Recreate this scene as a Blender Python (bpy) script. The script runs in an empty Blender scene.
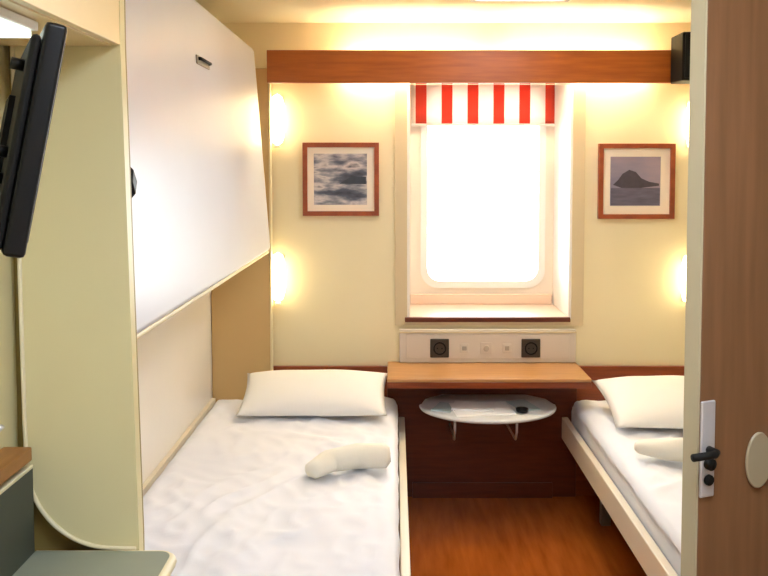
import bpy, bmesh, math, random
from mathutils import Vector, Matrix, noise
random.seed(7)
SC = bpy.context.scene
COL = SC.collection
MW = {}                                   # object name -> world matrix (kept by hand)

# ------------------------------------------------------------------ helpers
def box(bm, x0, x1, y0, y1, z0, z1):
    vs = [bm.verts.new(p) for p in ((x0,y0,z0),(x1,y0,z0),(x1,y1,z0),(x0,y1,z0),
                                    (x0,y0,z1),(x1,y0,z1),(x1,y1,z1),(x0,y1,z1))]
    for f in ((3,2,1,0),(4,5,6,7),(0,1,5,4),(1,2,6,5),(2,3,7,6),(3,0,4,7)):
        bm.faces.new([vs[i] for i in f])
    return bm

def B(*a):
    return box(bmesh.new(), *a)

def prism(bm, pts, axis, a, b):
    """extrude a closed polygon along an axis; pts are the two other coordinates in order"""
    def P(u, v, t):
        return {'x': (t, u, v), 'y': (u, t, v), 'z': (u, v, t)}[axis]
    lo = [bm.verts.new(P(u, v, a)) for u, v in pts]
    hi = [bm.verts.new(P(u, v, b)) for u, v in pts]
    bm.faces.new(lo); bm.faces.new(hi[::-1])
    n = len(pts)
    for i in range(n):
        j = (i + 1) % n
        bm.faces.new((lo[i], hi[i], hi[j], lo[j]))
    bmesh.ops.recalc_face_normals(bm, faces=bm.faces)
    return bm

def ring(bm, outer, inner, axis, a, b):
    """a frame: closed band between two outlines of equal vertex count"""
    def P(u, v, t):
        return {'x': (t, u, v), 'y': (u, t, v), 'z': (u, v, t)}[axis]
    n = len(outer)
    o0 = [bm.verts.new(P(u, v, a)) for u, v in outer]; o1 = [bm.verts.new(P(u, v, b)) for u, v in outer]
    i0 = [bm.verts.new(P(u, v, a)) for u, v in inner]; i1 = [bm.verts.new(P(u, v, b)) for u, v in inner]
    for k in range(n):
        j = (k + 1) % n
        bm.faces.new((o0[k], o0[j], o1[j], o1[k])); bm.faces.new((i0[k], i1[k], i1[j], i0[j]))
        bm.faces.new((o0[k], i0[k], i0[j], o0[j])); bm.faces.new((o1[k], o1[j], i1[j], i1[k]))
    bmesh.ops.recalc_face_normals(bm, faces=bm.faces)
    return bm

def rrect(x0, x1, z0, z1, r, n=8):
    pts = []
    for cx, cz, a0 in ((x1-r, z1-r, 0), (x0+r, z1-r, 90), (x0+r, z0+r, 180), (x1-r, z0+r, 270)):
        for k in range(n + 1):
            a = math.radians(a0 + 90.0*k/n)
            pts.append((cx + r*math.cos(a), cz + r*math.sin(a)))
    return pts

def tube(bm, pts, rad, n=12, squash=1.0):
    pts = [Vector(p) for p in pts]
    rings = []
    for i, p in enumerate(pts):
        t = (pts[min(i+1, len(pts)-1)] - pts[max(i-1, 0)]).normalized()
        up = Vector((0, 0, 1)) if abs(t.z) < 0.9 else Vector((1, 0, 0))
        s = t.cross(up).normalized(); u = s.cross(t).normalized()
        r = rad[i] if isinstance(rad, (list, tuple)) else rad
        rings.append([bm.verts.new(p + s*r*math.cos(2*math.pi*k/n) + u*r*squash*math.sin(2*math.pi*k/n)) for k in range(n)])
    for a, b in zip(rings, rings[1:]):
        for k in range(n):
            bm.faces.new((a[k], a[(k+1) % n], b[(k+1) % n], b[k]))
    bm.faces.new(rings[0][::-1]); bm.faces.new(rings[-1])
    bmesh.ops.recalc_face_normals(bm, faces=bm.faces)
    return bm

def T(pts, rad, n=12, squash=1.0):
    return tube(bmesh.new(), pts, rad, n, squash)

def lathe(bm, prof, c, n=28):
    """profile of (r, z) turned round the vertical through c"""
    rings = []
    for r, z in prof:
        rings.append([bm.verts.new((c[0]+r*math.cos(2*math.pi*k/n), c[1]+r*math.sin(2*math.pi*k/n), c[2]+z)) for k in range(n)])
    for a, b in zip(rings, rings[1:]):
        for k in range(n):
            bm.faces.new((a[k], a[(k+1) % n], b[(k+1) % n], b[k]))
    bm.faces.new(rings[0][::-1]); bm.faces.new(rings[-1])
    bmesh.ops.recalc_face_normals(bm, faces=bm.faces)
    return bm

def obj(name, bm, m, parent=None, bevel=0.0, seg=2, smooth=False, local=False, label=None, subsurf=0):
    me = bpy.data.meshes.new(name)
    if parent is not None and not local:
        bm.transform(MW[parent.name].inverted())
    bm.to_mesh(me); bm.free()
    me.materials.append(m)
    o = bpy.data.objects.new(name, me); COL.objects.link(o)
    if parent is not None:
        o.parent = parent
    MW[o.name] = MW[parent.name] if parent is not None else Matrix.Identity(4)
    if smooth:
        for p in me.polygons: p.use_smooth = True
    if bevel:
        b = o.modifiers.new('edge', 'BEVEL'); b.width = bevel; b.segments = seg
        b.limit_method = 'ANGLE'; b.angle_limit = math.radians(40)
        for p in me.polygons: p.use_smooth = True
        w = o.modifiers.new('normals', 'WEIGHTED_NORMAL'); w.keep_sharp = True
    if subsurf:
        s = o.modifiers.new('soft', 'SUBSURF'); s.levels = subsurf; s.render_levels = subsurf
    if label: o['label'] = label
    return o

def tag(o, label, cat, group=None):
    o['label'] = label; o['category'] = cat
    if group: o['group'] = group
    return o

def thing(name, loc, label, cat, group=None, rz=0.0):
    o = bpy.data.objects.new(name, None); COL.objects.link(o)
    o.empty_display_size = 0.1
    o.location = loc; o.rotation_euler = (0, 0, rz)
    MW[o.name] = Matrix.Translation(loc) @ Matrix.Rotation(rz, 4, 'Z')
    return tag(o, label, cat, group)

def struct(name, bm, m, parent=None, **k):
    o = obj(name, bm, m, parent, **k)
    if parent is None: o['kind'] = 'structure'
    return o

def struct_root(name, loc, rz=0.0):
    o = bpy.data.objects.new(name, None); COL.objects.link(o)
    o.location = loc; o.rotation_euler = (0, 0, rz); o['kind'] = 'structure'
    MW[o.name] = Matrix.Translation(loc) @ Matrix.Rotation(rz, 4, 'Z')
    return o

# ------------------------------------------------------------------ materials
def lin(c):
    return tuple(((v/255.0)/12.92 if v/255.0 <= 0.04045 else ((v/255.0+0.055)/1.055)**2.4) for v in c) + (1.0,)

def mat(name, rgb, rough=0.5, var=0.04, scale=6.0, bump=0.0, bscale=60.0, metal=0.0, spec=0.5, stretch=(1, 1, 1), rgb2=None, coat=0.0):
    m = bpy.data.materials.new(name); m.use_nodes = True
    nt = m.node_tree; N = nt.nodes; L = nt.links
    p = N['Principled BSDF']
    p.inputs['Roughness'].default_value = rough
    p.inputs['Metallic'].default_value = metal
    p.inputs['Specular IOR Level'].default_value = spec
    p.inputs['Coat Weight'].default_value = coat
    tc = N.new('ShaderNodeTexCoord'); mp = N.new('ShaderNodeMapping')
    mp.inputs['Scale'].default_value = stretch
    L.new(tc.outputs['Object'], mp.inputs['Vector'])
    no = N.new('ShaderNodeTexNoise'); no.inputs['Scale'].default_value = scale; no.inputs['Detail'].default_value = 5
    L.new(mp.outputs['Vector'], no.inputs['Vector'])
    r = N.new('ShaderNodeValToRGB')
    c = lin(rgb)
    if rgb2 is None:
        a = tuple(max(0, v*(1-var)) for v in c[:3]) + (1,); b = tuple(min(1, v*(1+var)) for v in c[:3]) + (1,)
    else:
        a, b = c, lin(rgb2)
    r.color_ramp.elements[0].position = 0.3; r.color_ramp.elements[0].color = a
    r.color_ramp.elements[1].position = 0.7; r.color_ramp.elements[1].color = b
    L.new(no.outputs['Fac'], r.inputs['Fac']); L.new(r.outputs['Color'], p.inputs['Base Color'])
    if bump:
        n2 = N.new('ShaderNodeTexNoise'); n2.inputs['Scale'].default_value = bscale
        L.new(mp.outputs['Vector'], n2.inputs['Vector'])
        bn = N.new('ShaderNodeBump'); bn.inputs['Strength'].default_value = bump; bn.inputs['Distance'].default_value = 0.002
        L.new(n2.outputs['Fac'], bn.inputs['Height']); L.new(bn.outputs['Normal'], p.inputs['Normal'])
    return m

def emis(name, rgb, strength):
    m = bpy.data.materials.new(name); m.use_nodes = True
    p = m.node_tree.nodes['Principled BSDF']
    p.inputs['Base Color'].default_value = lin(rgb)
    p.inputs['Emission Color'].default_value = lin(rgb)
    p.inputs['Emission Strength'].default_value = strength
    return m

def glass_mat(name):
    m = bpy.data.materials.new(name); m.use_nodes = True
    nt = m.node_tree; N = nt.nodes; L = nt.links
    N.remove(N['Principled BSDF'])
    out = N['Material Output']
    tr = N.new('ShaderNodeBsdfTransparent'); tr.inputs['Color'].default_value = (0.95, 0.97, 0.97, 1)
    gl = N.new('ShaderNodeBsdfGlossy'); gl.inputs['Roughness'].default_value = 0.03
    fr = N.new('ShaderNodeFresnel'); fr.inputs['IOR'].default_value = 1.45
    mx = N.new('ShaderNodeMixShader')
    L.new(fr.outputs['Fac'], mx.inputs['Fac']); L.new(tr.outputs[0], mx.inputs[1]); L.new(gl.outputs[0], mx.inputs[2])
    L.new(mx.outputs[0], out.inputs['Surface'])
    return m

def stripe_mat(name, x0, period, duty, red, white):
    """vertical stripes by object X"""
    m = bpy.data.materials.new(name); m.use_nodes = True
    nt = m.node_tree; N = nt.nodes; L = nt.links
    p = N['Principled BSDF']; p.inputs['Roughness'].default_value = 0.85
    tc = N.new('ShaderNodeTexCoord'); sx = N.new('ShaderNodeSeparateXYZ')
    L.new(tc.outputs['Object'], sx.inputs[0])
    a = N.new('ShaderNodeMath'); a.operation = 'SUBTRACT'; a.inputs[1].default_value = x0
    L.new(sx.outputs['X'], a.inputs[0])
    d = N.new('ShaderNodeMath'); d.operation = 'DIVIDE'; d.inputs[1].default_value = period
    L.new(a.outputs[0], d.inputs[0])
    f = N.new('ShaderNodeMath'); f.operation = 'FRACT'; L.new(d.outputs[0], f.inputs[0])
    g = N.new('ShaderNodeMath'); g.operation = 'LESS_THAN'; g.inputs[1].default_value = duty
    L.new(f.outputs[0], g.inputs[0])
    mx = N.new('ShaderNodeMixRGB'); mx.inputs[1].default_value = lin(white); mx.inputs[2].default_value = lin(red)
    L.new(g.outputs[0], mx.inputs[0]); L.new(mx.outputs[0], p.inputs['Base Color'])
    tl = N.new('ShaderNodeBsdfTranslucent'); mxs = N.new('ShaderNodeMixShader'); mxs.inputs[0].default_value = 0.35
    L.new(mx.outputs[0], tl.inputs['Color']); L.new(p.outputs[0], mxs.inputs[1]); L.new(tl.outputs[0], mxs.inputs[2])
    L.new(mxs.outputs[0], N['Material Output'].inputs['Surface'])
    return m

M = {}
M['cream'] = mat('cream_wall_laminate', (240, 226, 186), 0.45, 0.02, 3)
M['ivory'] = mat('ivory_laminate', (240, 236, 230), 0.32, 0.015, 3)
M['white_lam'] = mat('white_laminate', (216, 219, 230), 0.35, 0.015, 3)
M['olive'] = mat('pale_olive_laminate', (228, 218, 168), 0.4, 0.02, 3)
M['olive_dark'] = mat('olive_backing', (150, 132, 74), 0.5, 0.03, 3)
M['ceil'] = mat('ceiling_paint', (244, 232, 196), 0.5, 0.01, 3)
M['cab'] = mat('cream_cabinet_laminate', (244, 222, 172), 0.35, 0.02, 3)
M['tan'] = mat('tan_panel', (206, 172, 116), 0.5, 0.03, 4)
M['beam'] = mat('red_brown_wood', (152, 76, 18), 0.4, scale=5, stretch=(1.2, 12, 14), rgb2=(176, 94, 26), bump=0.05)
M['wood'] = mat('mahogany_wood', (120, 52, 22), 0.32, scale=5, stretch=(1.2, 12, 14), rgb2=(148, 70, 32), bump=0.05)
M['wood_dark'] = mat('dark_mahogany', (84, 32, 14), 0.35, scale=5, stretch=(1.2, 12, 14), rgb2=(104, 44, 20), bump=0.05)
M['ledge_top'] = mat('ledge_tan_wood', (178, 128, 78), 0.3, scale=5, stretch=(1.2, 12, 14), rgb2=(196, 146, 92), bump=0.03)
M['door'] = mat('door_brown_laminate', (116, 80, 50), 0.34, scale=4, stretch=(14, 14, 0.9), rgb2=(132, 92, 60), bump=0.03)
M['door_edge'] = mat('door_edge_beige', (182, 170, 138), 0.45, 0.02, 3)
M['frame_wood'] = mat('picture_frame_wood', (132, 58, 26), 0.4, scale=8, stretch=(4, 4, 4), rgb2=(158, 76, 36))
M['floor'] = mat('orange_brown_floor', (150, 74, 22), 0.22, scale=3, stretch=(8, 1.0, 1), rgb2=(182, 98, 36), bump=0.03, coat=0.2)
M['sheet'] = mat('white_cotton', (238, 239, 246), 0.9, 0.01, 4, bump=0.12, bscale=220, spec=0.2)
M['pillow'] = mat('white_pillowcase', (242, 240, 236), 0.9, 0.01, 4, bump=0.12, bscale=220, spec=0.2)
M['towel'] = mat('off_white_terry', (240, 236, 222), 0.95, 0.015, 8, bump=0.5, bscale=420, spec=0.1)
M['rail'] = mat('cream_bed_rail', (236, 224, 200), 0.4, 0.02, 4)
M['bed_metal'] = mat('grey_bed_metal', (140, 132, 120), 0.4, 0.03, 8, metal=0.6)
M['black'] = mat('black_plastic', (12, 12, 11), 0.4, 0.1, 6, spec=0.25)
M['black2'] = mat('black_matte', (20, 19, 16), 0.6, 0.1, 6, spec=0.2)
M['screen'] = mat('dark_screen_glass', (8, 9, 10), 0.08, 0.05, 3)
M['grey_metal'] = mat('grey_painted_metal', (156, 150, 136), 0.4, 0.03, 8)
M['chrome'] = mat('brushed_chrome', (226, 224, 224), 0.3, 0.03, 20, metal=0.6)
M['desk'] = mat('grey_green_laminate', (148, 154, 136), 0.4, 0.03, 10)
M['desk_dark'] = mat('dark_grey_green_laminate', (66, 72, 64), 0.5, 0.05, 10)
M['edging'] = mat('cream_edging', (232, 222, 186), 0.4, 0.02, 5)
M['shelf'] = mat('brown_shelf_wood', (150, 100, 50), 0.4, scale=6, stretch=(12, 1.5, 12), rgb2=(176, 124, 68))
M['win_frame'] = mat('ivory_window_frame', (244, 232, 214), 0.4, 0.01, 4)
M['reveal'] = mat('white_window_reveal', (246, 242, 234), 0.5, 0.01, 4)
M['surround'] = mat('beige_window_surround', (214, 196, 158), 0.45, 0.02, 4)
M['sill_box'] = mat('rose_cream_sill', (238, 210, 186), 0.4, 0.02, 4)
M['trunk'] = mat('pale_grey_trunking', (214, 204, 190), 0.45, 0.02, 6)
M['socket'] = mat('dark_socket', (58, 50, 40), 0.45, 0.05, 8)
M['button'] = mat('grey_button', (176, 166, 152), 0.4, 0.03, 8)
M['table'] = mat('pale_table_laminate', (224, 226, 228), 0.3, 0.03, 8)
M['mat_board'] = mat('cream_mount_board', (250, 236, 214), 0.8, 0.01, 6)
M['paper'] = mat('white_paper', (250, 250, 250), 0.6, 0.01, 6)
M['paper_blue'] = mat('pale_blue_paper', (186, 206, 210), 0.6, 0.03, 10)
M['oval'] = mat('pale_oval_plate', (160, 146, 116), 0.35, 0.03, 8)
M['glass'] = glass_mat('window_glass')
M['tube'] = emis('warm_fluorescent', (255, 242, 208), 40)
M['sconce'] = emis('warm_lamp_glass', (255, 236, 184), 6.8)
M['strip'] = emis('cool_strip_light', (236, 250, 240), 1.3)
M['ceil_lamp'] = emis('ceiling_diffuser', (250, 250, 255), 10)
M['fill_lamp_cool'] = emis('cool_fill_diffuser', (228, 238, 255), 16)  # glow of the added fill light near the camera

# ------------------------------------------------------------------ room shell
LW, RW, BW, CE, FW = -0.83, 1.63, 3.75, 2.16, -0.7
struct('floor', B(-0.95, 1.75, FW-0.1, BW+0.5, -0.06, 0.0), M['floor'])
struct('ceiling', B(-0.95, 1.75, FW-0.1, BW+0.5, CE, CE+0.06), M['ceil'])
wl = bmesh.new(); box(wl, -0.95, LW, 1.70, BW+0.45, 0, CE)
struct('wall_left', wl, M['ivory'])
struct('wall_left_front', B(-0.95, -0.78, FW, 1.70, 0, CE), M['olive'])
struct('wall_right', B(RW, 1.75, FW, BW+0.45, 0, CE), M['cream'])
struct('wall_front', B(-0.95, 1.75, FW-0.1, FW, 0, CE), M['ivory'])
# back wall with the window hole
WX0, WX1, WZ0, WZ1, WB = 0.055, 0.805, 0.818, 1.99, 4.17
wb = bmesh.new()
box(wb, -0.83, WX0, BW, BW+0.45, 0, CE); box(wb, WX1, RW, BW, BW+0.45, 0, CE)
box(wb, WX0, WX1, BW, BW+0.45, 0, WZ0); box(wb, WX0, WX1, BW, BW+0.45, WZ1, CE)
struct('wall_back', wb, M['cream'])
# bathroom partition on the right with its doorway
wi = bmesh.new()
box(wi, 1.10, 1.16, FW, 0.93, 0, CE); box(wi, 1.10, 1.16, 0.93, 1.60, 2.03, CE)
box(wi, 1.10, RW, 1.62, 1.68, 0, CE)
struct('wall_inner', wi, M['ivory'])

# partition with a curved lower corner, facing the camera
pt = bmesh.new()
pts = [(-0.78, CE), (-0.78, 0.90)]
for k in range(17):
    a = math.pi + (math.pi/2)*k/16.0
    pts.append((-0.578 + 0.172*math.cos(a), 0.905 + 0.178*math.sin(a)))
pts = [(-0.762, CE)] + pts[2:] + [(-0.578, 0.70), (-0.524, 0.70), (-0.524, 0.74), (-0.545, 1.745), (-0.545, CE)]
prism(pt, pts, 'y', 1.652, 1.68)
wp = struct('wall_partition', pt, M['olive'])
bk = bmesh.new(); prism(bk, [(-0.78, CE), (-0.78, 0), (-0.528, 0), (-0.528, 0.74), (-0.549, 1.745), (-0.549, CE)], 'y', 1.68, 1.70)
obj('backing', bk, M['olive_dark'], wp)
band = [(-0.578 + 0.172*math.cos(math.pi + (math.pi/2)*k/24.0), 1.650, 0.905 + 0.178*math.sin(math.pi + (math.pi/2)*k/24.0)) for k in range(25)]
obj('edge_band', T([(-0.762, 1.650, CE-0.002), (-0.752, 1.650, 1.00)] + band + [(-0.53, 1.650, 0.726)], 0.0045, 8), M['edging'], wp, smooth=True)
# timber panelling behind the bed heads
struct('trim_1', B(LW, -0.035, 3.728, BW, 0.0, 0.602), M['wood'], bevel=0.003)
struct('trim_2', B(0.83, RW, 3.728, BW, 0.0, 0.602), M['wood'], bevel=0.003)
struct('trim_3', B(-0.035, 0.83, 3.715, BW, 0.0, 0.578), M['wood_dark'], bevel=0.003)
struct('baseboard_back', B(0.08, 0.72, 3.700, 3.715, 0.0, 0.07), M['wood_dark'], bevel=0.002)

# ------------------------------------------------------------------ window
win = struct_root('window_1', (0.43, BW, 0.9))
rv = bmesh.new()
box(rv, WX0, WX0+0.012, BW-0.006, WB, WZ0, WZ1); box(rv, WX1-0.012, WX1, BW-0.006, WB, WZ0, WZ1)
box(rv, WX0+0.012, WX1-0.012, BW-0.006, WB, WZ1-0.012, WZ1)
obj('reveal', rv, M['reveal'], win)
sb = bmesh.new(); box(sb, WX0+0.012, WX1-0.012, BW-0.004, WB-0.05, WZ0, WZ0+0.010)
obj('sill', sb, M['sill_box'], win, bevel=0.003)
obj('sill_edge', B(0.045, 0.80, BW-0.022, BW-0.004, WZ0-0.012, WZ0+0.010), M['wood_dark'], win, bevel=0.003)
so = bmesh.new()
def rect_n(x0, x1, z0, z1, n=8):
    return rrect(x0, x1, z0, z1, 0.0005, n)
ring(so, rect_n(0.0, 0.86, 0.79, 1.885), rect_n(WX0, WX1, WZ0, 1.884), 'y', BW-0.012, BW-0.0005)
obj('surround', so, M['surround'], win)
fr = bmesh.new()
ring(fr, rect_n(WX0+0.012, WX1-0.012, WZ0+0.01, WZ1-0.012), rrect(0.150, 0.728, 0.930, 1.90, 0.07), 'y', WB-0.05, WB-0.008)
obj('window_frame', fr, M['win_frame'], win)
fi = bmesh.new()
ring(fi, rrect(0.128, 0.750, 0.908, 1.925, 0.09), rrect(0.162, 0.716, 0.943, 1.888, 0.065), 'y', WB-0.062, WB-0.051)
obj('gasket_frame', fi, M['reveal'], win, smooth=False)
obj('glass_pane', B(0.145, 0.735, WB-0.034, WB-0.028, 0.925, 1.91), M['glass'], win)
obj('sill_step', B(WX0+0.02, WX1-0.02, WB-0.075, WB-0.0505, WZ0+0.0105, 0.878), M['sill_box'], win, bevel=0.004)

# roller blind, striped
blind = thing('roller_blind', (0.43, 4.06, 1.95), 'red and white vertically striped roller blind pulled part way down the window', 'blind')
sm = stripe_mat('red_white_stripe', 0.107-0.43-0.006, 0.127, 0.42, (224, 78, 58), (250, 240, 232))
bl = bmesh.new()
NX = 48
for j in range(2):
    pass
rows = []
for z in (1.965, 1.90, 1.84, 1.78, 1.726):
    rows.append([bl.verts.new((0.082 + 0.70*i/NX, 4.062 + 0.002*math.sin(i*0.55), z)) for i in range(NX+1)])
for a, b in zip(rows, rows[1:]):
    for i in range(NX):
        bl.faces.new((a[i], b[i], b[i+1], a[i+1]))
fab = obj('fabric', bl, sm, blind, smooth=True)
s = fab.modifiers.new('cloth', 'SOLIDIFY'); s.thickness = 0.002
obj('roller', T([(0.072, 4.08, 1.955), (0.788, 4.08, 1.955)], 0.014, 16), M['reveal'], blind, smooth=True)
obj('bottom_rail', T([(0.080, 4.063, 1.720), (0.784, 4.063, 1.720)], 0.0065, 12), M['reveal'], blind, smooth=True)

# ------------------------------------------------------------------ light valance along the back wall
val = thing('light_valance', (0.5, 3.59, 1.88), 'long red-brown wooden valance board spanning the back wall above the window', 'valance')
obj('board', B(-0.552, RW-0.002, 3.578, 3.60, 1.874, 2.014), M['beam'], val, bevel=0.002)
for x in (-0.50, 1.55):
    obj('bracket', B(x-0.008, x+0.008, 3.60, BW-0.001, 1.955, 1.972), M['grey_metal'], val)
def fluo(name, x0, x1, label):
    t = thing(name, ((x0+x1)/2, 3.69, 1.95), label, 'lamp', 'tube lamps behind the valance')
    obj('batten', B(x0, x1, 3.725, BW-0.001, 1.935, 1.975), M['reveal'], t, bevel=0.003)
    obj('lamp_tube', T([(x0+0.02, 3.69, 1.955), (x1-0.02, 3.69, 1.955)], 0.013, 14), M['tube'], t, smooth=True)
    for x in (x0+0.01, x1-0.01):
        obj('lamp_holder', B(x-0.01, x+0.01, 3.672, 3.7255, 1.937, 1.973), M['reveal'], t)
fluo('fluorescent_lamp', -0.25, 0.40, 'fluorescent tube lamp hidden behind the wooden valance on the left')
fluo('fluorescent_lamp', 0.45, 1.15, 'fluorescent tube lamp hidden behind the wooden valance on the right')

spk = thing('loudspeaker', (1.26, 3.5, 1.95), 'small black box loudspeaker at the right end of the wooden valance', 'speaker')
obj('body', B(1.185, 1.38, 3.43, 3.5785, 1.868, 2.068), M['black2'], spk, bevel=0.006)
obj('grille', B(1.195, 1.37, 3.424, 3.4305, 1.878, 2.058), M['black'], spk, bevel=0.002)

# ------------------------------------------------------------------ under-window console
ld = thing('window_ledge', (0.4, 3.6, 0.58), 'tan topped wooden ledge under the window between the two beds', 'ledge')
obj('ledge_top', B(-0.033, 0.828, 3.43, BW-0.003, 0.606, 0.620), M['ledge_top'], ld, bevel=0.003)
obj('ledge_front', B(-0.033, 0.828, 3.43, 3.452, 0.580, 0.6055), M['wood'], ld, bevel=0.002)
obj('ledge_base', B(-0.033, 0.828, 3.4525, BW-0.036, 0.580, 0.6055), M['wood'], ld)

tk = thing('wall_trunking', (0.42, 3.73, 0.70), 'pale grey horizontal service strip on the wall between window sill and ledge', 'trunking')
obj('trunking_body', B(0.02, 0.825, 3.722, 3.7375, 0.621, 0.775), M['trunk'], tk, bevel=0.004)
obj('cover_strip', B(0.05, 0.795, 3.7175, 3.7225, 0.640, 0.752), M['trunk'], tk, bevel=0.002)
obj('lip', B(0.02, 0.825, 3.716, 3.7215, 0.758, 0.764), M['surround'], tk)
def socket(px, label):
    x = (px-395)/825*3.72
    t = thing('power_socket', (x, 3.717, 0.69), label, 'socket', 'power sockets under the window')
    obj('plate', B(x-0.043, x+0.043, 3.710, 3.7172, 0.647, 0.733), M['socket'], t, bevel=0.004)
    r_ = bmesh.new()
    ring(r_, [(x+0.030*math.cos(a*math.pi/12), 0.69+0.030*math.sin(a*math.pi/12)) for a in range(24)],
         [(x+0.023*math.cos(a*math.pi/12), 0.69+0.023*math.sin(a*math.pi/12)) for a in range(24)], 'y', 3.7065, 3.7105)
    obj('socket_rim', r_, M['black'], t)
    for dx in (-0.01, 0.01):
        obj('pin_hole', B(x+dx-0.003, x+dx+0.003, 3.7085, 3.7105, 0.687, 0.693), M['black'], t)
socket(440, 'dark square power socket under the window, left of the small grey buttons')
socket(532, 'dark square power socket under the window, right of the small grey buttons')
for px, w, lab in ((465, 0.040, 'small pale grey wall switch next to the left dark socket'),
                   (487, 0.052, 'small pale grey wall dial midway between the two dark sockets'),
                   (508, 0.040, 'small pale grey wall switch next to the right dark socket')):
    x = (px-395)/825*3.72
    t = thing('wall_switch', (x, 3.717, 0.69), lab, 'switch', 'pale switches between the sockets')
    obj('plate', B(x-w/2, x+w/2, 3.713, 3.7172, 0.69-w/2, 0.69+w/2), M['trunk'], t, bevel=0.002)
    kb = bmesh.new()
    if w > 0.045:
        prism(kb, [(x+0.013*math.cos(a*math.pi/10), 0.69+0.013*math.sin(a*math.pi/10)) for a in range(20)], 'y', 3.705, 3.7128)
        obj('dial', kb, M['button'], t, bevel=0.002)
    else:
        box(kb, x-0.010, x+0.010, 3.708, 3.7128, 0.680, 0.700)
        obj('rocker', kb, M['button'], t, bevel=0.002)

# fold-down table under the ledge
tb = thing('folding_table', (0.40, 3.55, 0.52), 'pale half-oval fold-down table below the ledge between the beds', 'table')
tp = []
cx, cy, ax, ay = 0.404, 3.56, 0.290, 0.235
for k in range(41):
    a = math.pi + math.pi*k/40.0
    tp.append((cx + ax*math.cos(a), cy + ay*math.sin(a)))
tp += [(cx+ax-0.02, 3.64), (cx+ax-0.10, 3.7149), (cx-ax+0.10, 3.7149), (cx-ax+0.02, 3.64)]
tt = bmesh.new(); prism(tt, tp, 'z', 0.460, 0.478)
obj('table_top', tt, M['table'], tb, bevel=0.004)
te = [(p[0], p[1], 0.469) for p in tp[:41]]
obj('table_edge', T(te, 0.0085, 8), M['table'], tb, smooth=True)
for px in (455, 517):
    x = (px-395)/825*3.45
    obj('bracket', T([(x, 3.40, 0.458), (x, 3.405, 0.40), (x, 3.44, 0.36), (x, 3.7156, 0.34)], 0.005, 8), M['chrome'], tb, smooth=True)
def sheet(name, cx, cy, w, d, rz, z, h, m, label, cat):
    bm = B(-w/2, w/2, -d/2, d/2, 0, h)
    for v in bm.verts: v.co = Matrix.Rotation(rz, 3, 'Z') @ v.co + Vector((cx, cy, z))
    return tag(obj(name, bm, m), label, cat, 'papers on the folding table')
sheet('brochure', 0.37, 3.475, 0.25, 0.19, 0.12, 0.4785, 0.004, M['paper'], 'large white brochure lying flat on the fold-down table', 'paper')
sheet('brochure', 0.215, 3.50, 0.085, 0.13, -0.35, 0.4785, 0.0035, M['paper_blue'], 'pale blue leaflet at the left end of the fold-down table', 'paper')
sheet('brochure', 0.34, 3.50, 0.18, 0.13, -0.2, 0.483, 0.004, M['paper'], 'small white booklet stacked on top of the large brochure', 'paper')
sheet('brochure', 0.555, 3.53, 0.09, 0.15, 0.3, 0.4785, 0.003, M['paper_blue'], 'pale blue leaflet behind the small dark dish', 'paper')
dish = lathe(bmesh.new(), [(0.014, 0.0), (0.024, 0.003), (0.027, 0.015), (0.024, 0.015), (0.020, 0.006), (0.002, 0.005)], (0.535, 3.425, 0.4817))
tag(obj('ashtray', dish, M['black'], smooth=True), 'small round black dish on the right of the fold-down table', 'dish')

# ------------------------------------------------------------------ framed pictures
def print_mat(name, stops, scale, zs, seed):
    m = bpy.data.materials.new(name); m.use_nodes = True
    nt = m.node_tree; N = nt.nodes; L = nt.links
    p = N['Principled BSDF']; p.inputs['Roughness'].default_value = 0.5
    tc = N.new('ShaderNodeTexCoord'); mp = N.new('ShaderNodeMapping')
    mp.inputs['Scale'].default_value = (scale, 1, zs); mp.inputs['Location'].default_value = (seed, 0, seed*0.7)
    L.new(tc.outputs['Object'], mp.inputs[0])
    no = N.new('ShaderNodeTexNoise'); no.inputs['Scale'].default_value = 1.0; no.inputs['Detail'].default_value = 4
    L.new(mp.outputs[0], no.inputs['Vector'])
    r = N.new('ShaderNodeValToRGB')
    while len(r.color_ramp.elements) < len(stops): r.color_ramp.elements.new(0.5)
    for e, (pos, c) in zip(r.color_ramp.elements, stops): e.position = pos; e.color = lin(c)
    L.new(no.outputs['Fac'], r.inputs[0]); L.new(r.outputs[0], p.inputs['Base Color'])
    return m
def picture(px0, px1, pz0, pz1, ix0, ix1, iz0, iz1, pm, label):
    d = 3.74
    X = lambda q: (q-395)/825*d
    Z = lambda q: 1.5 - (q-170)/825*d
    x0, x1, z0, z1 = X(px0), X(px1), Z(pz1), Z(pz0)
    t = thing('framed_picture', ((x0+x1)/2, BW-0.01, z0), label, 'picture', 'framed pictures either side of the window')
    f = bmesh.new(); w = 0.021
    ring(f, rect_n(x0, x1, z0, z1, 1), rect_n(x0+w, x1-w, z0+w, z1-w, 1), 'y', BW-0.024, BW-0.001)
    obj('frame', f, M['frame_wood'], t)
    obj('mount_board', B(x0+w-0.002, x1-w+0.002, BW-0.012, BW-0.002, z0+w-0.002, z1-w+0.002), M['mat_board'], t)
    pr = obj('print', B(X(ix0), X(ix1), BW-0.0135, BW-0.012, Z(iz1), Z(iz0)), pm, t)
    return t, pr, (X(ix0), X(ix1), Z(iz1), Z(iz0))
pmL = print_mat('stormy_print', [(0.28, (40, 44, 56)), (0.42, (84, 90, 106)), (0.50, (150, 148, 156)), (0.57, (210, 200, 198)), (0.68, (70, 74, 90))], 7, 22, 3.3)
t, pr, r = picture(303, 379, 143, 216, 314, 367, 154, 205, pmL, 'framed stormy grey print left of the window')
x0, x1, z0, z1 = r
dm = mat('print_dark_blue', (50, 58, 72), 0.5, 0.2, 30); lm = mat('print_pale_grey', (186, 180, 184), 0.5, 0.1, 30)
g = bmesh.new(); zz = (z0+z1)/2
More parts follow.
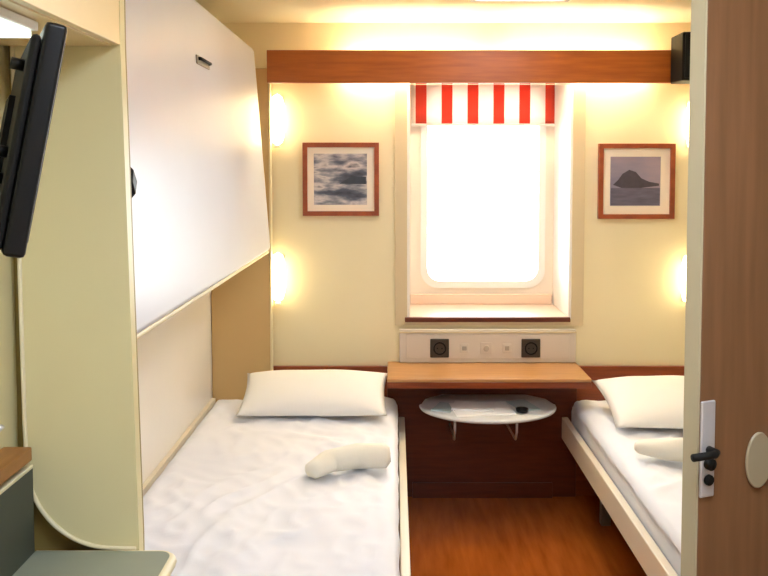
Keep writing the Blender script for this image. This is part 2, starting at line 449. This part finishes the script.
prism(g, [(x0+0.115, zz-0.02), (x1-0.004, zz-0.022), (x1-0.004, zz+0.012), (x0+0.17, zz+0.012)], 'y', BW-0.0142, BW-0.0134)
obj('dark_shore', g, dm, pr)
pmR = print_mat('dusk_print', [(0.25, (112, 108, 134)), (0.5, (146, 138, 158)), (0.75, (176, 152, 162)), (0.9, (190, 160, 160))], 3, 9, 7.1)
t, pr, r = picture(598, 674, 144, 219, 610, 660, 157, 206, pmR, 'framed lavender print of a dark rock island right of the window')
x0, x1, z0, z1 = r
g = bmesh.new(); zz = z0 + 0.095
prism(g, [(x0+0.012, zz), (x0+0.035, zz+0.022), (x0+0.055, zz+0.05), (x0+0.085, zz+0.068), (x0+0.115, zz+0.058), (x0+0.14, zz+0.03), (x0+0.175, zz+0.014), (x1-0.006, zz+0.006), (x1-0.006, zz-0.004), (x0+0.14, zz-0.014), (x0+0.05, zz-0.014)], 'y', BW-0.0142, BW-0.0134)
obj('rock_island', g, mat('print_rock', (66, 60, 74), 0.5, 0.2, 30), pr)
g = bmesh.new()
prism(g, [(x0+0.002, z0+0.002), (x1-0.002, z0+0.002), (x1-0.002, zz-0.014), (x0+0.002, zz-0.014)], 'y', BW-0.0139, BW-0.0134)
obj('water', g, mat('print_water', (96, 92, 112), 0.5, 0.25, 14, stretch=(1, 1, 6)), pr)

# ------------------------------------------------------------------ wall sconces
def sconce(x, z, h, label):
    t = thing('wall_lamp', (x, BW-0.003, z), label, 'lamp', 'curved glass wall lamps')
    obj('back_plate', B(x-0.026, x+0.026, BW-0.014, BW-0.001, z-h/2+0.012, z+h/2-0.012), M['win_frame'], t, bevel=0.004)
    g = bmesh.new()
    hh = h/2 - 0.004; rows = []
    for q in range(21):
        tq = -1 + 2*q/20.0
        r_ = max(0.004, (1-abs(tq)**3.2)**0.5)
        rows.append([g.verts.new((x-0.034*r_*math.cos(k*math.pi/16), BW-0.0145-0.058*r_*math.sin(k*math.pi/16), z+hh*tq)) for k in range(17)])
    for a, b in zip(rows, rows[1:]):
        for k in range(16): g.faces.new((a[k], a[k+1], b[k+1], b[k]))
        g.faces.new((a[16], a[0], b[0], b[16]))
    g.faces.new(rows[0][::-1]); g.faces.new(rows[-1])
    bmesh.ops.recalc_face_normals(g, faces=g.faces)
    obj('lamp_shade', g, M['sconce'], t, smooth=True)
    obj('lamp_clip', B(x-0.012, x+0.012, BW-0.045, BW-0.0145, z-h/2-0.006, z-h/2+0.004), M['win_frame'], t, bevel=0.002)
sconce(-0.530, 1.725, 0.24, 'curved glass wall lamp on the left, above the other just below the valance')
sconce(-0.532, 1.012, 0.235, 'curved glass wall lamp low on the left wall over the pillow')
sconce(1.345, 1.705, 0.24, 'curved glass wall lamp on the right under the valance beside the door')
sconce(1.335, 1.005, 0.235, 'curved glass wall lamp low on the right beside the door edge')

# ------------------------------------------------------------------ folded upper bunk
bunk = thing('upper_bunk', (-0.7, 2.65, 1.15), 'white upper bunk folded up against the left wall above the bed', 'bunk bed')
Y0, Y1 = 1.706, 3.575
fp = bmesh.new(); prism(fp, [(-0.550, 1.150), (-0.542, 1.165), (-0.605, 2.005), (-0.613, 2.020), (-0.635, 2.018), (-0.572, 1.150)], 'y', Y0, Y1)
obj('front_panel', fp, M['white_lam'], bunk, bevel=0.003)
tr = bmesh.new(); prism(tr, [(-0.573, 1.160), (-0.6355, 2.010), (LW+0.002, 2.010), (LW+0.002, 1.160)], 'y', Y0+0.012, Y1-0.012)
obj('bunk_tray', tr, M['ivory'], bunk)
ed = bmesh.new(); box(ed, -0.573, -0.548, Y0, Y1, 1.138, 1.1498)
obj('lower_edge_trim', ed, M['edging'], bunk, bevel=0.003)
# end panel at the bed head carrying the bunk
obj('end_panel', B(LW+0.002, -0.563, 3.69, 3.7265, 0.4425, 1.95), M['tan'], bunk, bevel=0.003)
obj('end_post', B(-0.5628, -0.555, 3.686, 3.7265, 0.4425, 2.0), M['cream'], bunk, bevel=0.002)
# handle recess on the panel, latch at the near edge, catch on top
def on_panel(y, z, off):      # a point on the leaning front face
    return Vector((-0.542 + (z-1.165)*(-0.063/0.840) + off, y, z))
hb = bmesh.new()
for (ya, yb, za, zb, o0, o1) in ((2.47, 2.63, 1.815, 1.842, 0.0005, 0.005),):
    vs = [bm_ for bm_ in ()]
    c = [on_panel(ya, za, o0), on_panel(yb, za, o0), on_panel(yb, zb, o0), on_panel(ya, zb, o0)]
    d = [v + Vector((o1, 0, 0)) for v in c]
    vv = [hb.verts.new(v) for v in c + d]
    for f in ((3,2,1,0),(4,5,6,7),(0,1,5,4),(1,2,6,5),(2,3,7,6),(3,0,4,7)): hb.faces.new([vv[i] for i in f])
h = obj('handle_plate', hb, M['grey_metal'], bunk, bevel=0.002)
p0 = on_panel(2.485, 1.832, 0.012); p1 = on_panel(2.615, 1.832, 0.012)
obj('handle_bar', T([p0 - Vector((0.008, 0, 0)), p0, p1, p1 - Vector((0.008, 0, 0))], 0.005, 8), M['black2'], h, smooth=True)
kn = bmesh.new()
c = on_panel(1.735, 1.475, 0.0005)
for v in ((0, -0.028, 0), (0, 0, 0.048), (0, 0.028, 0), (0, 0, -0.048)):
    pass
lo = [kn.verts.new(c + Vector(v)) for v in ((0, -0.024, 0), (-0.0034, 0, 0.045), (0, 0.03, 0), (0.0034, 0, -0.045))]
hi = [kn.verts.new(c + Vector(v) + Vector((0.018, 0, 0))) for v in ((0, -0.014, 0), (-0.002, 0, 0.026), (0, 0.018, 0), (0.002, 0, -0.026))]
kn.faces.new(lo[::-1]); kn.faces.new(hi)
for i in range(4): kn.faces.new((lo[i], lo[(i+1) % 4], hi[(i+1) % 4], hi[i]))
bmesh.ops.recalc_face_normals(kn, faces=kn.faces)
obj('latch', kn, M['black'], bunk, bevel=0.002, label='black diamond shaped latch at the near edge')
ct = bmesh.new(); box(ct, -0.68, -0.617, 2.44, 2.54, 2.0205, 2.050)
k = obj('top_catch', ct, M['reveal'], bunk, bevel=0.003)
obj('catch_hook', B(-0.655, -0.612, 2.37, 2.437, 2.0205, 2.045), M['black'], k, bevel=0.003)

# ------------------------------------------------------------------ beds
def bed(xw0, xw1, rail_x, side, label):
    t = thing('single_bed', ((xw0+xw1)/2, 2.7, 0.0), label, 'bed', 'single beds')
    y0, y1 = 1.715, 3.722
    obj('side_rail', B(min(rail_x, rail_x+side*0.028), max(rail_x, rail_x+side*0.028), y0, y1, 0.272, 0.372), M['rail'], t, bevel=0.004)
    xi0, xi1 = min(xw0, rail_x), max(xw1, rail_x)
    obj('bed_base', B(xi0+0.002, xi1-0.002, y0+0.01, y1-0.005, 0.285, 0.318), M['bed_metal'], t)
    for yy in (y0+0.12, y1-0.30):
        for xx in (xi0+0.10, xi1-0.10):
            obj('leg', B(xx-0.02, xx+0.02, yy-0.02, yy+0.02, 0.0, 0.2845), M['bed_metal'], t, bevel=0.003)
    mt = obj('mattress', B(xw0+0.004, xw1-0.004, y0+0.005, y1-0.004, 0.3185, 0.440), M['sheet'], t, bevel=0.035, seg=5)
    if side > 0: obj('wall_board', B(xw0-0.016, xw0+0.001, y0, 3.68, 0.30, 0.470), M['rail'], t)
    return t
bed(-0.812, 0.012, 0.016, 1, 'white single bed along the left wall under the folded bunk')
bed(0.796, 1.628, 0.790, -1, 'white single bed along the right wall behind the open door')

def duvet(x0, x1, y0, y1, zt, zb, seed, r, label, amp=1.0):
    bm = bmesh.new(); nx, ny = 84, 150
    top = []
    for j in range(ny+1):
        row = []
        for i in range(nx+1):
            x = x0 + (x1-x0)*i/nx; y = y0 + (y1-y0)*j/ny
            e = min(x-x0, x1-x, (y1-y)*1.6, (y-y0)*1.6)
            fall = 0.0
            if e < r: fall = (r - math.sqrt(max(0, r*r - (r-e)**2)))*(zt-zb)/r
            n1 = noise.noise(Vector((x*3.1+seed, y*2.3, 0.3)))*0.014
            q = Vector((x*5.0 + 2.2*noise.noise(Vector((x*2, y*2, seed))), y*5.0 - x*3 + seed, 1.7))
            n2 = (0.35-abs(noise.noise(q)))*0.026*amp
            q = Vector((x*11.0 + y*6, y*9.0 - x*5 + seed*2, 4.1 + noise.noise(Vector((x*3, y*3, 9)))*1.5))
            n3 = (0.3-abs(noise.noise(q)))*0.016*amp
            k = min(1.0, e/(r*1.2))
            z = zt - fall + (n1+n2+n3)*k
            dx = 0.0
            if e < r and (x-x0 < r or x1-x < r):
                dx = 0.006*noise.noise(Vector((0.3, y*9+seed, seed)))*(1-e/r)
            row.append(bm.verts.new((x+dx, y, z)))
        top.append(row)
    for a, b in zip(top, top[1:]):
        for i in range(nx): bm.faces.new((a[i], a[i+1], b[i+1], b[i]))
    rim = [top[0][i] for i in range(nx+1)] + [top[j][nx] for j in range(1, ny+1)] + [top[ny][i] for i in range(nx-1, -1, -1)] + [top[j][0] for j in range(ny-1, 0, -1)]
    low = [bm.verts.new((v.co.x, v.co.y, 0.4402)) for v in rim]
    for k in range(len(rim)):
        q = (k+1) % len(rim)
        bm.faces.new((rim[k], low[k], low[q], rim[q]))
    bm.faces.new(low[::-1])
    bmesh.ops.recalc_face_normals(bm, faces=bm.faces)
    o = obj('duvet', bm, M['sheet'], smooth=True)
    return tag(o, label, 'duvet', 'white duvets')
duvet(-0.808, 0.012, 1.722, 3.66, 0.478, 0.441, 2.0, 0.05, 'crumpled white duvet spread over the left bed')
duvet(0.790, 1.624, 1.722, 3.64, 0.480, 0.441, 9.0, 0.055, 'smooth white duvet spread over the right bed', 0.7)

def pillow(cx, cy, cz, w, d, th, tilt, seed, label, yaw=0.0):
    bm = bmesh.new(); n = 30
    grids = []
    for s_ in (1, -1):
        g = []
        for j in range(n+1):
            row = []
            for i in range(n+1):
                u = -1 + 2*i/n; v = -1 + 2*j/n
                hgt = ((1-abs(u)**2.6)*(1-abs(v)**2.4))**0.55 if abs(u) < 1 and abs(v) < 1 else 0.0
                pin = 1 - 0.07*(abs(u)*(1-abs(v))**1.0*0) - 0.05*(1-u*u)*(abs(v)**3)
                x = u*w/2*(1 - 0.05*(1-v*v)*abs(u)**3); y = v*d/2*pin
                z = s_*th/2*hgt*(1.0 if s_ > 0 else 0.55)
                z += 0.010*noise.noise(Vector((x*7+seed, y*7, s_)))*hgt
                row.append((x, y, z))
            g.append(row)
        grids.append(g)
    vt = [[bm.verts.new(p) for p in row] for row in grids[0]]
    vb = [[(vt[j][i] if i in (0, n) or j in (0, n) else bm.verts.new(grids[1][j][i])) for i in range(n+1)] for j in range(n+1)]
    for j in range(n):
        for i in range(n):
            bm.faces.new((vt[j][i], vt[j][i+1], vt[j+1][i+1], vt[j+1][i]))
            bm.faces.new((vb[j][i], vb[j+1][i], vb[j+1][i+1], vb[j][i+1]))
    R = Matrix.Rotation(yaw, 4, 'Z') @ Matrix.Rotation(tilt, 4, 'X')
    bm.transform(Matrix.Translation((cx, cy, cz)) @ R)
    bmesh.ops.recalc_face_normals(bm, faces=bm.faces)
    return tag(obj('pillow', bm, M['pillow'], smooth=True), label, 'pillow', 'white pillows')
pillow(-0.335, 3.395, 0.568, 0.61, 0.30, 0.135, math.radians(20), 1.0, 'plump white pillow at the head of the left bed')
pillow(1.190, 3.29, 0.560, 0.70, 0.40, 0.14, math.radians(12), 5.0, 'plump white pillow at the head of the right bed')

def roll(pts, rads, label):
    bm = bmesh.new()
    P = []; Rr = []
    n = len(pts)
    V = [Vector(p) for p in pts]
    for i in range(n-1):
        for k in range(6):
            f = k/6.0
            P.append(V[i].lerp(V[i+1], f)); Rr.append(rads[i]*(1-f)+rads[i+1]*f)
    P.append(V[-1]); Rr.append(rads[-1])
    P = [P[0] - (P[1]-P[0]).normalized()*0.012] + P + [P[-1] + (P[-1]-P[-2]).normalized()*0.012]
    Rr = [Rr[0]*0.62] + Rr + [Rr[-1]*0.62]
    tube(bm, P, Rr, 20, 0.78)
    t = thing('rolled_towel', V[n//2], label, 'towel', 'rolled towels on the beds')
    obj('towel_roll', bm, M['towel'], t, smooth=True)
    e = P[-1]; d = (P[-1]-P[-2]).normalized()
    u = Vector((0, 0, 1)); s = d.cross(u).normalized()
    sp = [e + d*0.001 + s*(0.006+0.0022*k/2)*math.cos(k*0.6) + u*(0.006+0.0022*k/2)*0.78*math.sin(k*0.6) for k in range(24)]
    obj('spiral_fold', T(sp, 0.0022, 6), M['sheet'], t, smooth=True)
roll([(-0.272, 2.665, 0.512), (-0.22, 2.73, 0.521), (-0.13, 2.765, 0.526), (-0.03, 2.77, 0.526)], [0.034, 0.046, 0.052, 0.052],
     'off-white rolled towel lying across the duvet of the left bed')
roll([(0.86, 2.86, 0.526), (0.94, 2.81, 0.533), (1.04, 2.79, 0.538), (1.17, 2.79, 0.536)], [0.030, 0.048, 0.052, 0.050],
     'off-white rolled towel lying across the duvet of the right bed')

# ------------------------------------------------------------------ overhead cabinet, desk, TV corner
oc = thing('overhead_cabinet', (-0.66, 0.9, 1.75), 'cream overhead cabinet on the left above the television', 'cabinet')
obj('cabinet_body', B(-0.778, -0.562, 0.1, 1.650, 1.745, CE-0.001), M['cab'], oc)
obj('door', B(-0.5615, -0.545, 0.1, 1.650, 1.747, CE-0.004), M['cab'], oc, bevel=0.002)
obj('keyhole', B(-0.5452, -0.540, 1.622, 1.632, 1.955, 1.985), M['black2'], oc, bevel=0.002)
sl = thing('strip_light', (-0.63, 1.2, 1.72), 'slim white strip light under the overhead cabinet behind the television', 'lamp')
obj('housing', B(-0.665, -0.590, 0.75, 1.38, 1.729, 1.7445), M['reveal'], sl, bevel=0.002)
obj('diffuser', B(-0.658, -0.597, 0.76, 1.37, 1.716, 1.7288), M['strip'], sl, bevel=0.003)

dk = thing('desk', (-0.58, 1.1, 0.0), 'grey-green laminate desk with cream edging in the near left corner', 'desk')
dt = bmesh.new()
pts = [(-0.727, 0.55), (-0.450, 0.55)] + [(-0.475+0.025*math.cos(a*math.pi/12), 1.605+0.025*math.sin(a*math.pi/12)) for a in range(7)] + [(-0.727, 1.63)]
prism(dt, pts, 'z', 0.700, 0.730)
obj('desk_top', dt, M['desk'], dk)
eg = [(p[0]+0.001, p[1], 0.715) for p in pts[1:9]]
eg = [(-0.4485, 0.55, 0.717)] + [(-0.475+0.0265*math.cos(a*math.pi/12), 1.605+0.0265*math.sin(a*math.pi/12), 0.717) for a in range(7)] + [(-0.727, 1.6315, 0.717)]
obj('desk_edging', T(eg, 0.0125, 10), M['edging'], dk, smooth=True)
obj('upstand', B(-0.745, -0.7275, 0.55, 1.628, 0.700, 0.902), M['desk_dark'], dk)
obj('upstand_edging', B(-0.747, -0.7255, 0.55, 1.628, 0.9022, 0.910), M['edging'], dk, bevel=0.002)
obj('side_panel', B(-0.727, -0.475, 0.56, 0.585, 0.0, 0.6995), M['desk_dark'], dk)
obj('side_panel', B(-0.727, -0.475, 1.60, 1.625, 0.0, 0.6995), M['desk_dark'], dk)

sh = thing('wall_shelf', (-0.76, 1.2, 0.92), 'small brown wooden shelf along the left wall above the grey desk upstand', 'shelf')
obj('shelf_board', B(-0.7795, -0.722, 0.60, 1.615, 0.922, 0.950), M['shelf'], sh, bevel=0.003)
obj('shelf_support', B(-0.7795, -0.75, 0.62, 1.60, 0.911, 0.9215), M['wood_dark'], sh)
hk = thing('chrome_hook', (-0.77, 1.55, 1.0), 'small chrome hook on the left wall just above the brown shelf', 'hook')
g = bmesh.new(); prism(g, [(1.55+0.014*math.cos(a*math.pi/8), 1.005+0.014*math.sin(a*math.pi/8)) for a in range(16)], 'x', -0.7798, -0.773)
obj('rosette', g, M['chrome'], hk, bevel=0.002)
obj('hook_arm', T([(-0.7728, 1.55, 1.005), (-0.757, 1.55, 1.003), (-0.750, 1.55, 1.012)], 0.006, 10), M['chrome'], hk, smooth=True)

# television on a wall arm, seen edge-on
TVL = (-0.5490, 1.20, 1.540)
tv = bpy.data.objects.new('television', None); COL.objects.link(tv)
tag(tv, 'slim black television seen edge-on, tilted on a wall arm at the left', 'television')
tv.location = TVL
yaw = math.radians(27.5); tilt = math.radians(11.0)
# local frame: +X = screen normal (to the room), +Y = along the width (away from camera), +Z = up
Rt = Matrix.Rotation(yaw, 4, 'Z') @ Matrix.Rotation(tilt, 4, 'Y')
tv.rotation_euler = Rt.to_euler()
MW[tv.name] = Matrix.Translation(TVL) @ Rt
W2, H2 = 0.19, 0.150
obj('bezel', B(-0.001, 0.026, -W2, W2, -H2, H2), M['black'], tv, bevel=0.006, local=True)
obj('screen', B(0.0262, 0.0275, -W2+0.018, W2-0.018, -H2+0.02, H2-0.02), M['screen'], tv, local=True)
bc = obj('back_cover', B(-0.014, -0.0015, -W2+0.006, W2-0.02, -H2+0.004, H2-0.018), M['black2'], tv, bevel=0.008, local=True)
obj('speaker_box', B(-0.080, -0.0145, -W2+0.02, W2-0.06, -H2+0.005, -H2+0.026), M['black'], tv, bevel=0.005, local=True)
obj('connector_panel', B(-0.040, -0.0145, -0.13, 0.06, -H2+0.027, -H2+0.085), M['grey_metal'], tv, bevel=0.003, local=True)
for zz in (0.095, -0.02, -0.055):
    obj('screw_knob', T([(-0.014, -0.13, zz), (-0.030, -0.13, zz)], 0.008, 10), M['black'], tv, smooth=True, local=True)
obj('vesa_plate', B(-0.022, -0.0142, -0.06, 0.06, -0.06, 0.06), M['black2'], tv, local=True)
# wall arm (part of the set's mount), reaching the left wall
Mi = MW[tv.name].inverted()
a0 = Mi @ Vector((-0.772, 1.36, 1.56)); a1 = Mi @ Vector((-0.69, 1.38, 1.56)); a2 = Vector((-0.022, 0.03, 0.0))
obj('wall_arm', T([a0, a1, a2], 0.011, 10), M['black2'], tv, smooth=True, local=True)
wpl = B(-0.7797, -0.772, 1.31, 1.41, 1.50, 1.62)
obj('wall_plate', wpl, M['black2'], tv)

# ------------------------------------------------------------------ ceiling fittings
def ceiling_light(x0, x1, y0, y1, label, lm):
    t = thing('ceiling_light', ((x0+x1)/2, (y0+y1)/2, CE), label, 'lamp', 'square ceiling lights')
    f = bmesh.new()
    ring(f, [(x0, y0), (x1, y0), (x1, y1), (x0, y1)], [(x0+0.02, y0+0.02), (x1-0.02, y0+0.02), (x1-0.02, y1-0.02), (x0+0.02, y1-0.02)], 'z', CE-0.03, CE-0.0005)
    obj('frame', f, M['grey_metal'], t)
    obj('diffuser', B(x0+0.0202, x1-0.0202, y0+0.0202, y1-0.0202, CE-0.024, CE-0.004), lm, t)
ceiling_light(0.28, 0.65, 2.65, 3.135, 'ceiling light with a grey frame at the top edge above the window', M['ceil_lamp'])
ceiling_light(-0.10, 0.50, 0.30, 0.90, 'added fill light out of view above the cabin entrance beside the overhead cabinet', M['fill_lamp_cool'])  # added out of view: cool fill from the camera side for bunk and door

# ------------------------------------------------------------------ the open door on the right
door = struct_root('door_1', (0.486, 1.335, 0.0), math.radians(22))
MD = MW[door.name]
obj('door_leaf', B(0.003, 0.66, -0.016, 0.016, 0.012, 2.01), M['door'], door, bevel=0.002, local=True)
obj('edge_strip', B(-0.001, 0.0028, -0.0165, 0.0165, 0.012, 2.01), M['door_edge'], door, local=True, label='beige door edge')
lk = obj('lock_plate', B(0.003, 0.032, -0.0215, -0.0163, 0.965, 1.125), M['chrome'], door, bevel=0.003, local=True)
obj('door_handle', T([(0.018, -0.0218, 1.045), (0.018, -0.040, 1.045), (0.010, -0.045, 1.045), (-0.034, -0.044, 1.045)], 0.0062, 12), M['black2'], lk, smooth=True, local=True)
obj('thumb_turn', T([(0.018, -0.0218, 1.022), (0.018, -0.030, 1.022)], 0.010, 14), M['black2'], lk, smooth=True, local=True)
obj('key_cylinder', T([(0.018, -0.0218, 0.995), (0.018, -0.026, 0.995)], 0.009, 14), M['black2'], lk, smooth=True, local=True)
lk2 = obj('lock_plate', B(0.008, 0.044, 0.0163, 0.0215, 0.965, 1.125), M['chrome'], door, bevel=0.003, local=True)
ov = bmesh.new()
prism(ov, [(0.128+0.028*math.cos(a*math.pi/16), 1.012+0.048*math.sin(a*math.pi/16)) for a in range(32)], 'y', -0.0222, -0.0163)
obj('oval_plate', ov, M['oval'], door, bevel=0.003, local=True)
jb = bmesh.new()
box(jb, 1.09, 1.17, 0.90, 0.93, 0, 2.03); box(jb, 1.09, 1.17, 1.60, 1.62, 0, 2.03); box(jb, 1.09, 1.17, 0.93, 1.60, 2.01, 2.03)
struct('trim_4', jb, M['door_edge'])

# ------------------------------------------------------------------ light
w = bpy.data.worlds.new('overcast_sky'); SC.world = w; w.use_nodes = True
bg = w.node_tree.nodes['Background']
bg.inputs['Color'].default_value = (0.93, 0.97, 1.0, 1)
bg.inputs['Strength'].default_value = 8.0
pl = bpy.data.lights.new('window_portal', 'AREA'); pl.shape = 'RECTANGLE'; pl.size = 0.6; pl.size_y = 0.98
pl.cycles.is_portal = True
po = bpy.data.objects.new('window_portal', pl); COL.objects.link(po)
po.location = (0.44, WB+0.02, 1.42); po.rotation_euler = (math.radians(-90), 0, 0)

# ------------------------------------------------------------------ camera
cd = bpy.data.cameras.new('camera'); cam = bpy.data.objects.new('camera', cd); COL.objects.link(cam)
cam.location = (0.0, 0.0, 1.5)
cam.rotation_euler = (math.radians(90 - 3.0), 0, 0)
cd.sensor_fit = 'HORIZONTAL'; cd.sensor_width = 36.0; cd.lens = 36.0*825/768
cd.shift_x = -11.0/768; cd.shift_y = -(288-213)/768.0
cd.clip_start = 0.02
SC.camera = cam

SC.view_settings.view_transform = 'Standard'
SC.view_settings.look = 'None'
SC.view_settings.exposure = 0.78
SC.view_settings.gamma = 1.0
SC.view_settings.use_curve_mapping = False
